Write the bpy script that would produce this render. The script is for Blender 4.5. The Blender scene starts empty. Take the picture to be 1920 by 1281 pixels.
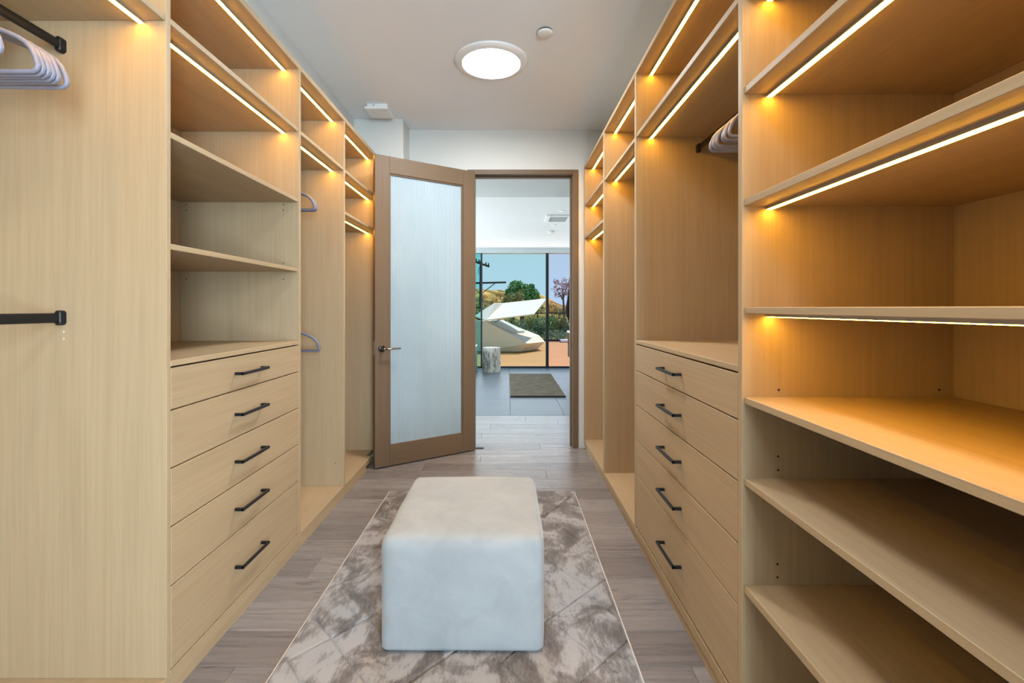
import bpy, bmesh, math, random
from mathutils import Vector, Matrix, noise as mnoise
random.seed(7)
PI = math.pi
scn = bpy.context.scene
COL = scn.collection

# ------------------------------------------------------------------ camera, sky, sun, large lights, exposure
CAM_H = 1.22
FPX = 880.0
cam_d = bpy.data.cameras.new('camera')
cam = bpy.data.objects.new('camera', cam_d)
COL.objects.link(cam)
cam.location = (0, 0, CAM_H)
cam.rotation_euler = (PI / 2, 0, 0)
cam_d.sensor_fit = 'HORIZONTAL'
cam_d.sensor_width = 36.0
cam_d.lens = FPX / 1920 * 36.0
cam_d.shift_x = 8.0 / 1920
cam_d.shift_y = -62.5 / 1920
cam_d.clip_start = 0.05
cam_d.clip_end = 400
scn.camera = cam

scn.view_settings.view_transform = 'Standard'
scn.view_settings.look = 'None'
scn.view_settings.gamma = 1.0
scn.view_settings.use_curve_mapping = False
scn.view_settings.exposure = 0.0

w = bpy.data.worlds.new('sky')
scn.world = w
w.use_nodes = True
wn = w.node_tree
wn.nodes.clear()
o_ = wn.nodes.new('ShaderNodeOutputWorld')
bg = wn.nodes.new('ShaderNodeBackground')
rp = wn.nodes.new('ShaderNodeValToRGB')
sx = wn.nodes.new('ShaderNodeSeparateXYZ')
tc = wn.nodes.new('ShaderNodeTexCoord')
wn.links.new(tc.outputs['Generated'], sx.inputs[0])
wn.links.new(sx.outputs['Z'], rp.inputs[0])
rp.color_ramp.elements[0].position = 0.0
rp.color_ramp.elements[0].color = (0.50, 0.74, 0.90, 1)
rp.color_ramp.elements[1].position = 0.5
rp.color_ramp.elements[1].color = (0.30, 0.55, 0.85, 1)
e = rp.color_ramp.elements.new(0.12)
e.color = (0.46, 0.70, 0.80, 1)
wn.links.new(rp.outputs[0], bg.inputs[0])
bg.inputs['Strength'].default_value = 1.0
wn.links.new(bg.outputs[0], o_.inputs[0])


def lamp(name, kind, loc, direction, energy, color, **kw):
    d = bpy.data.lights.new(name, kind)
    d.energy = energy
    d.color = color
    for k, v in kw.items():
        setattr(d, k, v)
    o = bpy.data.objects.new(name, d)
    COL.objects.link(o)
    o.location = loc
    o.rotation_euler = Vector(direction).to_track_quat('-Z', 'Y').to_euler()
    return o


lamp('sun', 'SUN', (0, 20, 30), (-0.34, -0.40, -0.85), 4.5, (1.0, 0.94, 0.84), angle=0.01)
# daylight through the bathroom glass wall and through the closet's own window behind the camera, plus two added fills
lamp('bathroom_side_fill', 'AREA', (-2.46, 6.6, 1.25), (1, 0, 0.25), 125.0, (0.90, 0.96, 1.0), shape='RECTANGLE', size=4.1, size_y=1.9)  # added fill from an unseen side, lifts the bathroom ceiling and hall
lamp('daylight_glass_wall', 'AREA', (0.1, 9.46, 1.2), (0, -1, 0.1), 34.0, (0.86, 0.94, 1.0), shape='RECTANGLE', size=3.2, size_y=2.2)
lamp('daylight_closet_window', 'AREA', (0.86, -1.72, 1.35), (-0.30, 1, -0.03), 174.0, (0.68, 0.86, 1.0), shape='RECTANGLE', size=0.72, size_y=2.0)
lamp('closet_overhead_fill', 'AREA', (-0.1, 0.45, 2.74), (0, 0.05, -1), 15.0, (0.95, 0.97, 1.0), shape='DISK', size=0.4)  # added overhead fill without a fixture, brightens the drawer fronts

LED_STRENGTH = 60.0
LED_COLOR = (1.0, 0.495, 0.04)
SKYTUBE_STRENGTH = 126.0


# ------------------------------------------------------------------ materials
def new_mat(name):
    m = bpy.data.materials.new(name)
    m.use_nodes = True
    nt = m.node_tree
    b = nt.nodes['Principled BSDF']
    return m, nt, b


def setp(b, color=None, rough=None, metal=None, spec=None, trans=None, ior=None):
    if color is not None: b.inputs['Base Color'].default_value = (*color, 1)
    if rough is not None: b.inputs['Roughness'].default_value = rough
    if metal is not None: b.inputs['Metallic'].default_value = metal
    if spec is not None: b.inputs['Specular IOR Level'].default_value = spec
    if trans is not None: b.inputs['Transmission Weight'].default_value = trans
    if ior is not None: b.inputs['IOR'].default_value = ior


def ramp(nt, stops):
    r = nt.nodes.new('ShaderNodeValToRGB')
    el = r.color_ramp.elements
    el[0].position, el[0].color = stops[0][0], (*stops[0][1], 1)
    el[1].position, el[1].color = stops[-1][0], (*stops[-1][1], 1)
    for p, c in stops[1:-1]:
        n = el.new(p)
        n.color = (*c, 1)
    return r


def coords(nt, scale, rnd=True, kind='Object'):
    t = nt.nodes.new('ShaderNodeTexCoord')
    mp = nt.nodes.new('ShaderNodeMapping')
    mp.inputs['Scale'].default_value = scale
    nt.links.new(t.outputs[kind], mp.inputs['Vector'])
    if rnd:
        oi = nt.nodes.new('ShaderNodeObjectInfo')
        mu = nt.nodes.new('ShaderNodeMath')
        mu.operation = 'MULTIPLY'
        mu.inputs[1].default_value = 37.0
        nt.links.new(oi.outputs['Random'], mu.inputs[0])
        cb = nt.nodes.new('ShaderNodeCombineXYZ')
        for i in range(3):
            nt.links.new(mu.outputs[0], cb.inputs[i])
        nt.links.new(cb.outputs[0], mp.inputs['Location'])
    return mp.outputs[0]


def noise(nt, vec, scale=1.0, detail=4.0, rough=0.55, dist=0.0):
    n = nt.nodes.new('ShaderNodeTexNoise')
    n.inputs['Scale'].default_value = scale
    n.inputs['Detail'].default_value = detail
    n.inputs['Roughness'].default_value = rough
    n.inputs['Distortion'].default_value = dist
    nt.links.new(vec, n.inputs['Vector'])
    return n.outputs['Fac']


def mixc(nt, fac, a, b_, mode='MIX'):
    m = nt.nodes.new('ShaderNodeMix')
    m.data_type = 'RGBA'
    m.blend_type = mode
    for sock, v in ((m.inputs[0], fac), (m.inputs[6], a), (m.inputs[7], b_)):
        if hasattr(v, 'links') or hasattr(v, 'is_linked'):
            nt.links.new(v, sock)
        else:
            sock.default_value = v if not isinstance(v, tuple) else (*v, 1)
    return m.outputs[2]


def bump(nt, b, h, strength=0.2, dist=0.002):
    bp = nt.nodes.new('ShaderNodeBump')
    bp.inputs['Strength'].default_value = strength
    bp.inputs['Distance'].default_value = dist
    nt.links.new(h, bp.inputs['Height'])
    nt.links.new(bp.outputs[0], b.inputs['Normal'])


def wood(name, axis, dark, light, rough=0.5, fine=110, band=9, spec=0.2):
    m, nt, b = new_mat(name)
    s1 = [fine, fine, fine]
    s2 = [band, band, band]
    s1[axis] = fine / 45
    s2[axis] = band / 16
    f1 = noise(nt, coords(nt, s1), 1, 5, 0.6)
    f2 = noise(nt, coords(nt, s2), 1, 4, 0.5, 0.6)
    r1 = ramp(nt, [(0.30, dark), (0.62, light)])
    nt.links.new(f1, r1.inputs[0])
    mid = tuple((a + c) / 2 for a, c in zip(dark, light))
    r2 = ramp(nt, [(0.3, tuple(c * 0.90 for c in mid)), (0.7, tuple(c * 1.08 for c in mid))])
    nt.links.new(f2, r2.inputs[0])
    nt.links.new(mixc(nt, 0.52, r1.outputs[0], r2.outputs[0]), b.inputs['Base Color'])
    setp(b, rough=rough, spec=spec)
    bump(nt, b, f1, 0.12, 0.0006)
    return m


OAK_D, OAK_L = (0.375, 0.272, 0.158), (0.455, 0.344, 0.215)
OAK = {0: wood('oak_grain_across', 0, OAK_D, OAK_L), 1: wood('oak_grain_along', 1, OAK_D, OAK_L), 2: wood('oak_grain_upright', 2, OAK_D, OAK_L)}
DOORWOOD = {0: wood('brown_wood_flat', 0, (0.13, 0.087, 0.053), (0.168, 0.116, 0.074), 0.45), 2: wood('brown_wood_upright', 2, (0.13, 0.087, 0.053), (0.168, 0.116, 0.074), 0.45)}


def plain(name, color, rough=0.5, metal=0.0, spec=0.5, var=0.04, vs=8.0, bm=0.0, bs=200):
    m, nt, b = new_mat(name)
    f = noise(nt, coords(nt, (vs, vs, vs)), 1, 3)
    r = ramp(nt, [(0.3, tuple(c * (1 - var) for c in color)), (0.7, tuple(min(1, c * (1 + var)) for c in color))])
    nt.links.new(f, r.inputs[0])
    nt.links.new(r.outputs[0], b.inputs['Base Color'])
    setp(b, rough=rough, metal=metal, spec=spec)
    if bm:
        bump(nt, b, noise(nt, coords(nt, (bs, bs, bs)), 1, 2), bm, 0.001)
    return m


def emit(name, color, strength):
    m = bpy.data.materials.new(name)
    m.use_nodes = True
    nt = m.node_tree
    nt.nodes.clear()
    o = nt.nodes.new('ShaderNodeOutputMaterial')
    em = nt.nodes.new('ShaderNodeEmission')
    em.inputs[0].default_value = (*color, 1)
    em.inputs[1].default_value = strength
    nt.links.new(em.outputs[0], o.inputs[0])
    return m


M = {}
M['wall'] = plain('white_wall_paint', (0.60, 0.61, 0.585), 0.75, var=0.012, vs=2, bm=0.05, bs=300)
M['ceiling'] = plain('ceiling_paint', (0.80, 0.82, 0.83), 0.8, var=0.012, vs=1.5)
M['bath_ceiling'] = plain('bright_ceiling_paint', (0.86, 0.87, 0.86), 0.8, var=0.01, vs=1.5)
M['black'] = plain('matt_black_metal', (0.012, 0.013, 0.016), 0.42, 0.4, 0.5)
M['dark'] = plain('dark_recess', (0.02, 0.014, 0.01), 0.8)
M['alu'] = plain('grey_aluminium', (0.42, 0.40, 0.39), 0.45, 0.7)
M['led'] = emit('warm_led_diffuser', LED_COLOR, LED_STRENGTH)
M['skytube'] = emit('daylight_lens', (1.0, 0.985, 0.96), SKYTUBE_STRENGTH)
M['white_plastic'] = plain('white_plastic', (0.80, 0.79, 0.77), 0.45)
M['hanger'] = plain('pale_lavender_plastic', (0.23, 0.23, 0.30), 0.35)
M['hanger_grey'] = plain('blue_grey_plastic', (0.15, 0.165, 0.225), 0.35)
M['chrome'] = plain('dark_chrome', (0.45, 0.42, 0.43), 0.18, 1.0)
M['chrome_dark'] = plain('bronzed_steel', (0.06, 0.05, 0.05), 0.3, 1.0)
M['mullion'] = plain('black_window_frame', (0.015, 0.017, 0.02), 0.4, 0.3)
M['pin'] = plain('dark_pin_hole', (0.012, 0.007, 0.004), 0.9)
M['pin_light'] = plain('steel_shelf_pin', (0.5, 0.45, 0.36), 0.35, 0.8)
M['bright_end'] = plain('gap', (0.1, 0.08, 0.06), 0.7)


def m_floor():
    m, nt, b = new_mat('grey_oak_plank')
    oi = nt.nodes.new('ShaderNodeObjectInfo')
    rb = ramp(nt, [(0.0, (0.18, 0.157, 0.152)), (0.5, (0.222, 0.197, 0.19)), (1.0, (0.265, 0.238, 0.231))])
    nt.links.new(oi.outputs['Random'], rb.inputs[0])
    f1 = noise(nt, coords(nt, (2.2, 60, 60)), 1, 6, 0.62, 0.4)
    r1 = ramp(nt, [(0.30, (0.70, 0.70, 0.70)), (0.55, (1, 1, 1)), (0.75, (1.14, 1.13, 1.12))])
    nt.links.new(f1, r1.inputs[0])
    c = mixc(nt, 1.0, rb.outputs[0], r1.outputs[0], 'MULTIPLY')
    f2 = noise(nt, coords(nt, (5, 14, 14)), 1, 3, 0.5, 1.4)
    r2 = ramp(nt, [(0.24, (0.55, 0.52, 0.5)), (0.33, (1, 1, 1)), (0.8, (1.05, 1.05, 1.05))])
    nt.links.new(f2, r2.inputs[0])
    c = mixc(nt, 1.0, c, r2.outputs[0], 'MULTIPLY')
    nt.links.new(c, b.inputs['Base Color'])
    rr = ramp(nt, [(0.3, (0.31,) * 3), (0.7, (0.22,) * 3)])
    nt.links.new(f1, rr.inputs[0])
    nt.links.new(rr.outputs[0], b.inputs['Roughness'])
    setp(b, spec=0.5)
    bump(nt, b, f1, 0.25, 0.0012)
    return m


M['plank'] = m_floor()
M['subfloor'] = plain('dark_joint', (0.07, 0.058, 0.05), 0.9)
M['tile'] = plain('blue_grey_stone_tile', (0.15, 0.175, 0.205), 0.36, spec=0.2, var=0.05, vs=3)
M['grout'] = plain('tile_grout', (0.16, 0.165, 0.17), 0.9)


def m_rug():
    m, nt, b = new_mat('carved_taupe_pile')
    f1 = noise(nt, coords(nt, (6.2, 4.6, 6), False), 1, 3.5, 0.58, 1.1)
    f2 = noise(nt, coords(nt, (90, 26, 90), False), 1, 3, 0.7)
    f3 = noise(nt, coords(nt, (380, 380, 380), False), 1, 2, 0.6)
    ad = nt.nodes.new('ShaderNodeMath'); ad.operation = 'MULTIPLY_ADD'
    nt.links.new(f2, ad.inputs[0]); ad.inputs[1].default_value = 0.34; nt.links.new(f1, ad.inputs[2])
    ad2 = nt.nodes.new('ShaderNodeMath'); ad2.operation = 'MULTIPLY_ADD'
    nt.links.new(f3, ad2.inputs[0]); ad2.inputs[1].default_value = 0.22; nt.links.new(ad.outputs[0], ad2.inputs[2])
    r = ramp(nt, [(0.64, (0.095, 0.079, 0.072)), (0.76, (0.17, 0.15, 0.143)), (0.88, (0.33, 0.315, 0.315))])  # light and dark patches paint the pile's directional sheen into the colour
    nt.links.new(ad2.outputs[0], r.inputs[0])
    nt.links.new(r.outputs[0], b.inputs['Base Color'])
    setp(b, rough=0.75, spec=0.25)
    b.inputs['Sheen Weight'].default_value = 0.35
    b.inputs['Sheen Roughness'].default_value = 0.4
    bump(nt, b, f3, 0.5, 0.003)
    return m


M['rug'] = m_rug()
M['rug_edge'] = plain('pale_binding', (0.55, 0.50, 0.45), 0.8)


def m_velvet():
    m, nt, b = new_mat('ivory_velvet')
    f = noise(nt, coords(nt, (7, 7, 7), False), 1, 4, 0.6, 0.5)
    r = ramp(nt, [(0.3, (0.25, 0.272, 0.288)), (0.7, (0.305, 0.33, 0.348))])
    nt.links.new(f, r.inputs[0])
    nt.links.new(r.outputs[0], b.inputs['Base Color'])
    setp(b, rough=0.7, spec=0.25)
    b.inputs['Sheen Weight'].default_value = 0.25
    b.inputs['Sheen Roughness'].default_value = 0.45
    f4 = noise(nt, coords(nt, (14, 14, 14), False), 1, 2, 0.5)
    bump(nt, b, f4, 0.12, 0.01)
    return m


M['velvet'] = m_velvet()


def m_glass(name, tint, refl=0.08):
    m = bpy.data.materials.new(name)
    m.use_nodes = True
    nt = m.node_tree
    nt.nodes.clear()
    o = nt.nodes.new('ShaderNodeOutputMaterial')
    t = nt.nodes.new('ShaderNodeBsdfTransparent')
    t.inputs[0].default_value = (*tint, 1)
    g = nt.nodes.new('ShaderNodeBsdfGlossy')
    g.inputs['Roughness'].default_value = 0.02
    fr = nt.nodes.new('ShaderNodeFresnel')
    fr.inputs[0].default_value = 1.04
    mx = nt.nodes.new('ShaderNodeMixShader')
    nt.links.new(fr.outputs[0], mx.inputs[0])
    nt.links.new(t.outputs[0], mx.inputs[1])
    nt.links.new(g.outputs[0], mx.inputs[2])
    nt.links.new(mx.outputs[0], o.inputs[0])
    return m


M['glass'] = m_glass('clear_glass', (0.93, 0.97, 0.97))
M['glass_teal'] = m_glass('teal_tinted_glass', (0.60, 0.88, 0.86))
M['glass_lilac'] = m_glass('lilac_cast_glass', (0.98, 0.93, 1.0))  # lilac image cast of the sky put into the pane's tint
M['glass_rail'] = m_glass('rail_glass', (0.86, 0.93, 0.90))


def m_reed():
    m, nt, b = new_mat('frosted_reeded_glass')
    f = noise(nt, coords(nt, (3, 3, 1.2), False), 1, 2)
    r = ramp(nt, [(0.3, (0.42, 0.55, 0.63)), (0.7, (0.48, 0.60, 0.68))])
    nt.links.new(f, r.inputs[0])
    nt.links.new(r.outputs[0], b.inputs['Base Color'])
    setp(b, rough=0.26, spec=0.6, trans=0.30, ior=1.45)
    return m


M['reed'] = m_reed()


# ------------------------------------------------------------------ object helpers
ORG = {}


class MB:
    """collects shapes for ONE mesh"""
    def __init__(self):
        self.v, self.f, self.s = [], [], []

    def add(self, vs, fs, smooth=False):
        n = len(self.v)
        self.v += [tuple(p) for p in vs]
        self.f += [tuple(i + n for i in q) for q in fs]
        self.s += [smooth] * len(fs)
        return self

    def box(self, x0, x1, y0, y1, z0, z1, c=0.0012):
        x0, x1 = min(x0, x1), max(x0, x1)
        y0, y1 = min(y0, y1), max(y0, y1)
        z0, z1 = min(z0, z1), max(z0, z1)
        c = min(c, (x1 - x0) * .4, (y1 - y0) * .4, (z1 - z0) * .4)
        if c <= 0:
            vs = [(x0, y0, z0), (x1, y0, z0), (x1, y1, z0), (x0, y1, z0), (x0, y0, z1), (x1, y0, z1), (x1, y1, z1), (x0, y1, z1)]
            fs = [(0, 3, 2, 1), (4, 5, 6, 7), (0, 1, 5, 4), (1, 2, 6, 5), (2, 3, 7, 6), (3, 0, 4, 7)]
            return self.add(vs, fs)
        vs, idx = [], {}
        for i, X in enumerate((x0, x1)):
            for j, Y in enumerate((y0, y1)):
                for k, Z in enumerate((z0, z1)):
                    sx_, sy_, sz_ = (c if i == 0 else -c), (c if j == 0 else -c), (c if k == 0 else -c)
                    for a in range(3):
                        p = [X + sx_, Y + sy_, Z + sz_]
                        p[a] = (X, Y, Z)[a]
                        idx[(i, j, k, a)] = len(vs)
                        vs.append(tuple(p))
        fs = []
        for i in (0, 1):
            q = [idx[(i, 0, 0, 0)], idx[(i, 1, 0, 0)], idx[(i, 1, 1, 0)], idx[(i, 0, 1, 0)]]
            fs.append(q if i else q[::-1])
            q = [idx[(0, i, 0, 1)], idx[(0, i, 1, 1)], idx[(1, i, 1, 1)], idx[(1, i, 0, 1)]]
            fs.append(q if i else q[::-1])
            q = [idx[(0, 0, i, 2)], idx[(1, 0, i, 2)], idx[(1, 1, i, 2)], idx[(0, 1, i, 2)]]
            fs.append(q if i else q[::-1])
        for i in (0, 1):
            for j in (0, 1):
                fs.append([idx[(i, j, 0, 0)], idx[(i, j, 1, 0)], idx[(i, j, 1, 1)], idx[(i, j, 0, 1)]])
                fs.append([idx[(i, 0, j, 0)], idx[(i, 1, j, 0)], idx[(i, 1, j, 2)], idx[(i, 0, j, 2)]])
                fs.append([idx[(0, i, j, 1)], idx[(1, i, j, 1)], idx[(1, i, j, 2)], idx[(0, i, j, 2)]])
        for i in (0, 1):
            for j in (0, 1):
                for k in (0, 1):
                    fs.append([idx[(i, j, k, 0)], idx[(i, j, k, 1)], idx[(i, j, k, 2)]])
        return self.add(vs, fs)

    def tube(self, pts, r, n=8, closed=False, caps=True, sq=1.0):
        pts = [Vector(p) for p in pts]
        m = len(pts)
        rs = r if isinstance(r, (list, tuple)) else [r] * m
        up = None
        rings = []
        for i in range(m):
            if closed:
                t = (pts[(i + 1) % m] - pts[i - 1]).normalized()
            else:
                t = (pts[min(i + 1, m - 1)] - pts[max(i - 1, 0)]).normalized()
            if up is None:
                a = Vector((0, 0, 1)) if abs(t.z) < 0.9 else Vector((1, 0, 0))
                up = (a - t * a.dot(t)).normalized()
            else:
                up = (up - t * up.dot(t)).normalized()
            sd = t.cross(up)
            rings.append([pts[i] + (up * math.sin(2 * PI * k / n) + sd * math.cos(2 * PI * k / n) * sq) * rs[i] for k in range(n)])
        vs = [p for rg in rings for p in rg]
        fs = []
        for i in range(m if closed else m - 1):
            a, b = i * n, ((i + 1) % m) * n
            for k in range(n):
                fs.append((a + k, a + (k + 1) % n, b + (k + 1) % n, b + k))
        self.add(vs, fs, True)
        if caps and not closed:
            self.add(rings[0], [tuple(range(n))[::-1]])
            self.add(rings[-1], [tuple(range(n))])
        return self

    def lathe(self, prof, n=32, center=(0, 0, 0), axis='Z', smooth=True):
        vs, fs = [], []
        cx, cy, cz = center
        for (r, h) in prof:
            for k in range(n):
                a = 2 * PI * k / n
                p = (r * math.cos(a), r * math.sin(a), h)
                if axis == 'Y': p = (p[0], p[2], p[1])
                if axis == 'X': p = (p[2], p[0], p[1])
                vs.append((cx + p[0], cy + p[1], cz + p[2]))
        for i in range(len(prof) - 1):
            for k in range(n):
                fs.append((i * n + k, i * n + (k + 1) % n, (i + 1) * n + (k + 1) % n, (i + 1) * n + k))
        self.add(vs, fs, smooth)
        L = len(prof) - 1
        if prof[0][0] > 1e-6: self.add(vs[:n], [tuple(range(n))[::-1]])
        if prof[-1][0] > 1e-6: self.add(vs[L * n:], [tuple(range(n))])
        return self

    def build(self, name, mat, parent=None, loc=None, local=False):
        me = bpy.data.meshes.new(name)
        off = Vector((0, 0, 0))
        if not local:
            off = Vector(loc) if loc is not None else (ORG.get(parent.name, Vector((0, 0, 0))) if parent else Vector((0, 0, 0)))
        me.from_pydata([tuple(Vector(p) - off) for p in self.v], [], self.f)
        me.polygons.foreach_set('use_smooth', self.s)
        me.materials.append(mat)
        bm_ = bmesh.new()
        bm_.from_mesh(me)
        bmesh.ops.remove_doubles(bm_, verts=bm_.verts, dist=1e-6)
        bmesh.ops.recalc_face_normals(bm_, faces=bm_.faces)
        bm_.to_mesh(me)
        bm_.free()
        o = bpy.data.objects.new(name, me)
        COL.objects.link(o)
        if parent:
            o.parent = parent
            ORG[o.name] = ORG.get(parent.name, Vector((0, 0, 0)))
        else:
            o.location = off
            ORG[o.name] = off
        return o


def tag(o, label=None, cat=None, group=None, kind=None):
    if label: o['label'] = label
    if cat: o['category'] = cat
    if group: o['group'] = group
    if kind: o['kind'] = kind
    return o


def thing(name, label, cat, loc, group=None, kind=None, rz=0.0):
    o = bpy.data.objects.new(name, None)
    o.empty_display_size = 0.1
    COL.objects.link(o)
    o.location = loc
    o.rotation_euler = (0, 0, rz)
    ORG[o.name] = Vector(loc) if rz == 0 else Vector((0, 0, 0))
    return tag(o, label, cat, group, kind)


def struct(name, mb, mat, parent=None):
    o = mb.build(name, mat, parent)
    if not parent: o['kind'] = 'structure'
    return o


def copy_tree(o, parent=None):
    c = o.copy()
    COL.objects.link(c)
    c.parent = parent
    for ch in list(o.children):
        copy_tree(ch, c)
    return c


# ------------------------------------------------------------------ measured layout (metres, camera over the origin looking along +Y)
XL, XR = -1.059, 0.665            # front faces of the two cabinet runs
DEP = 0.61
TOPZ, TOPU = 2.467, 2.434         # top and underside of the cabinet tops
CEIL = 2.776
FARW = 4.10                       # far wall of the closet
BKL, BKR = XL - DEP, XR + DEP

# ------------------------------------------------------------------ room shell
struct('floor', MB().box(-2.7, 1.75, -1.95, 5.34, -0.10, -0.014, 0), M['subfloor'])
FLOOR = bpy.data.objects['floor']
rows = []
y = 1.774
while y > -0.30: y -= 0.175
rnd = random.Random(11)
while y < 5.33:
    y1 = min(y + 0.175, 5.335)
    xa, xb = -1.30, 1.14
    L = 1.55
    x = xa - rnd.random() * 1.2
    while x < xb:
        xe = x + L * rnd.choice((0.75, 1.0, 1.0))
        p0, p1 = max(x, xa), min(xe, xb)
        if p1 - p0 > 0.12:
            if y1 > 3.84 and p0 < -1.14: p0 = -1.14
            MB().box(p0 + 0.0005, p1 - 0.0005, y + 0.0006, y1 - 0.0006, -0.013, 0.0 - rnd.random() * 0.0004, 0.0016).build('plank', M['plank'], FLOOR)
        x = xe
    y += 0.175

struct('floor_tiled', MB().box(-2.7, 1.75, 5.341, 9.62, -0.10, -0.008, 0), M['grout'])
TF = bpy.data.objects['floor_tiled']
ys = [5.344, 6.28, 7.22, 8.16, 9.10, 9.585]
xs = [-2.45, -1.83, -1.21, -0.59, 0.03, 0.65, 1.27, 1.64]
for j in range(len(ys) - 1):
    for i in range(len(xs) - 1):
        xa_, xb_ = xs[i], xs[i + 1]
        if ys[j + 1] < 8 and xa_ > 1.2: continue
        MB().box(xa_ + .002, xb_ - .002, ys[j] + .002, ys[j + 1] - .002, -0.0078, 0.0, 0.0012).build('tile', M['tile'], TF)

struct('ceiling', MB().box(-2.7, 1.75, -1.95, 5.2, CEIL, CEIL + 0.12, 0), M['ceiling'])
struct('ceiling_bathroom', MB().box(-2.7, 1.75, 5.2, 9.75, 2.45, CEIL + 0.12, 0), M['bath_ceiling'])
struct('wall_left', MB().box(BKL - 0.16, BKL - 0.002, -1.95, 3.85, 0, CEIL, 0), M['wall'])
struct('wall_right', MB().box(BKR + 0.002, BKR + 0.16, -1.95, FARW, 0, CEIL, 0), M['wall'])
struct('wall_left_upper', MB().box(BKL, -1.263, -0.5, 3.85, TOPZ + 0.002, CEIL, 0.003), M['wall'])
struct('wall_right_upper', MB().box(0.89, BKR, -0.5, FARW, TOPZ + 0.002, CEIL, 0.003), M['wall'])
struct('wall_left_pier', MB().box(BKL - 0.16, -0.860, 3.852, FARW + 0.13, 0, CEIL, 0.004), M['wall'])
wf = MB()
wf.box(-0.860, -0.356, FARW, FARW + 0.13, 0, CEIL, 0)
wf.box(0.617, BKR + 0.16, FARW, FARW + 0.13, 0, CEIL, 0)
wf.box(-0.356, 0.617, FARW, FARW + 0.13, 2.429, CEIL, 0)
struct('wall_far', wf, M['wall'])
# back wall with its window, behind the camera
wb = MB()
wb.box(BKL - 0.16, 0.46, -1.95, -1.80, 0, CEIL, 0)
wb.box(1.25, BKR + 0.16, -1.95, -1.80, 0, CEIL, 0)
wb.box(0.46, 1.25, -1.95, -1.80, 0, 0.30, 0)
wb.box(0.46, 1.25, -1.95, -1.80, 2.40, CEIL, 0)
struct('wall_back', wb, M['wall'])
w2 = MB()
for a in ((0.46, 0.50, .30, 2.40), (1.21, 1.25, .30, 2.40), (0.50, 1.21, .30, .35), (0.50, 1.21, 2.35, 2.40)):
    w2.box(a[0], a[1], -1.90, -1.84, a[2], a[3])
W2 = struct('window_2', w2, M['white_plastic'])
MB().box(0.50, 1.21, -1.875, -1.869, .35, 2.35, 0).build('pane', M['glass'], W2)

# door frame (trim) set in the far wall
tr = thing('trim_1', None, None, (0.13, FARW, 0), kind='structure')
MB().box(0.566, 0.615, FARW - 0.014, FARW + 0.135, 0.0, 2.428, 0.003).build('jamb', DOORWOOD[2], tr)
MB().box(-0.354, -0.300, FARW - 0.014, FARW + 0.135, 0.0, 2.428, 0.003).build('jamb', DOORWOOD[2], tr)
MB().box(-0.300, 0.566, FARW - 0.014, FARW + 0.135, 2.386, 2.428, 0.003).build('head', DOORWOOD[0], tr)
sp = MB()
sp.box(0.552, 0.566, FARW + 0.05, FARW + 0.09, 0, 2.386).box(-0.300, -0.286, FARW + 0.05, FARW + 0.09, 0, 2.386).box(-0.286, 0.552, FARW + 0.05, FARW + 0.09, 2.372, 2.386)
sp.build('stop', DOORWOOD[2], tr)
st_ = MB().box(0.5655, 0.5675, FARW + 0.005, FARW + 0.035, 0.86, 0.93).build('strike_plate', M['chrome'], tr)

# ------------------------------------------------------------------ the half-open door
h2 = Vector((-0.278, 4.012, 0)); h1 = Vector((-1.0016, 3.54, 0))
DW = (h1 - h2).length
dang = math.atan2(h1.y - h2.y, h1.x - h2.x)
door = thing('door_1', None, None, (h2.x, h2.y, 0), kind='structure', rz=dang)
ZB, ZT, TH = 0.009, 2.386, 0.045
SW, RT, RB = 0.114, 0.130, 0.150
MB().box(0, SW, -TH, 0, ZB, ZT, 0.002).build('stile', DOORWOOD[2], door, local=True)
MB().box(DW - SW, DW, -TH, 0, ZB, ZT, 0.002).build('stile', DOORWOOD[2], door, local=True)
MB().box(SW, DW - SW, -TH, -0.0006, ZT - RT, ZT, 0.002).build('top_rail', DOORWOOD[0], door, local=True)
MB().box(SW, DW - SW, -TH, -0.0006, ZB, ZB + RB, 0.002).build('bottom_rail', DOORWOOD[0], door, local=True)
gx0, gx1, gz0, gz1 = SW, DW - SW, ZB + RB, ZT - RT
for a in ((gx0, gx0 + .011, gz0, gz1), (gx1 - .011, gx1, gz0, gz1), (gx0 + .011, gx1 - .011, gz0, gz0 + .011), (gx0 + .011, gx1 - .011, gz1 - .011, gz1)):
    MB().box(a[0], a[1], -0.034, -0.008, a[2], a[3], 0.002).build('glazing_bead', DOORWOOD[2], door, local=True)
rg = MB()
nr = 46
pw = (gx1 - gx0 - 0.02) / nr
pv, pf = [], []
K = 6
for i in range(nr * K + 1):
    xx = gx0 + 0.01 + i * pw / K
    t = (i % K) / K
    yy = -0.0175 - 0.0027 * (1 - math.sin(PI * t))
    pv += [(xx, yy, gz0 + .009), (xx, yy, gz1 - .009), (xx, -0.0275, gz0 + .009), (xx, -0.0275, gz1 - .009)]
for i in range(nr * K):
    a = i * 4; b = a + 4
    pf += [(a, b, b + 1, a + 1), (a + 2, a + 3, b + 3, b + 2), (a, a + 2, b + 2, b), (a + 1, b + 1, b + 3, a + 3)]
pf += [(0, 1, 3, 2), (nr * K * 4, nr * K * 4 + 2, nr * K * 4 + 3, nr * K * 4 + 1)]
rg.add(pv, pf, False)
rg.build('reeded_glass_pane', M['reed'], door, local=True)
hx, hz = DW - 0.052, 0.912
lv = MB().lathe([(0.026, 0.0), (0.026, 0.006), (0.024, 0.009), (0.011, 0.010)], 24, (hx, 0, hz), 'Y').build('rosette', M['chrome_dark'], door, local=True)
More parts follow.
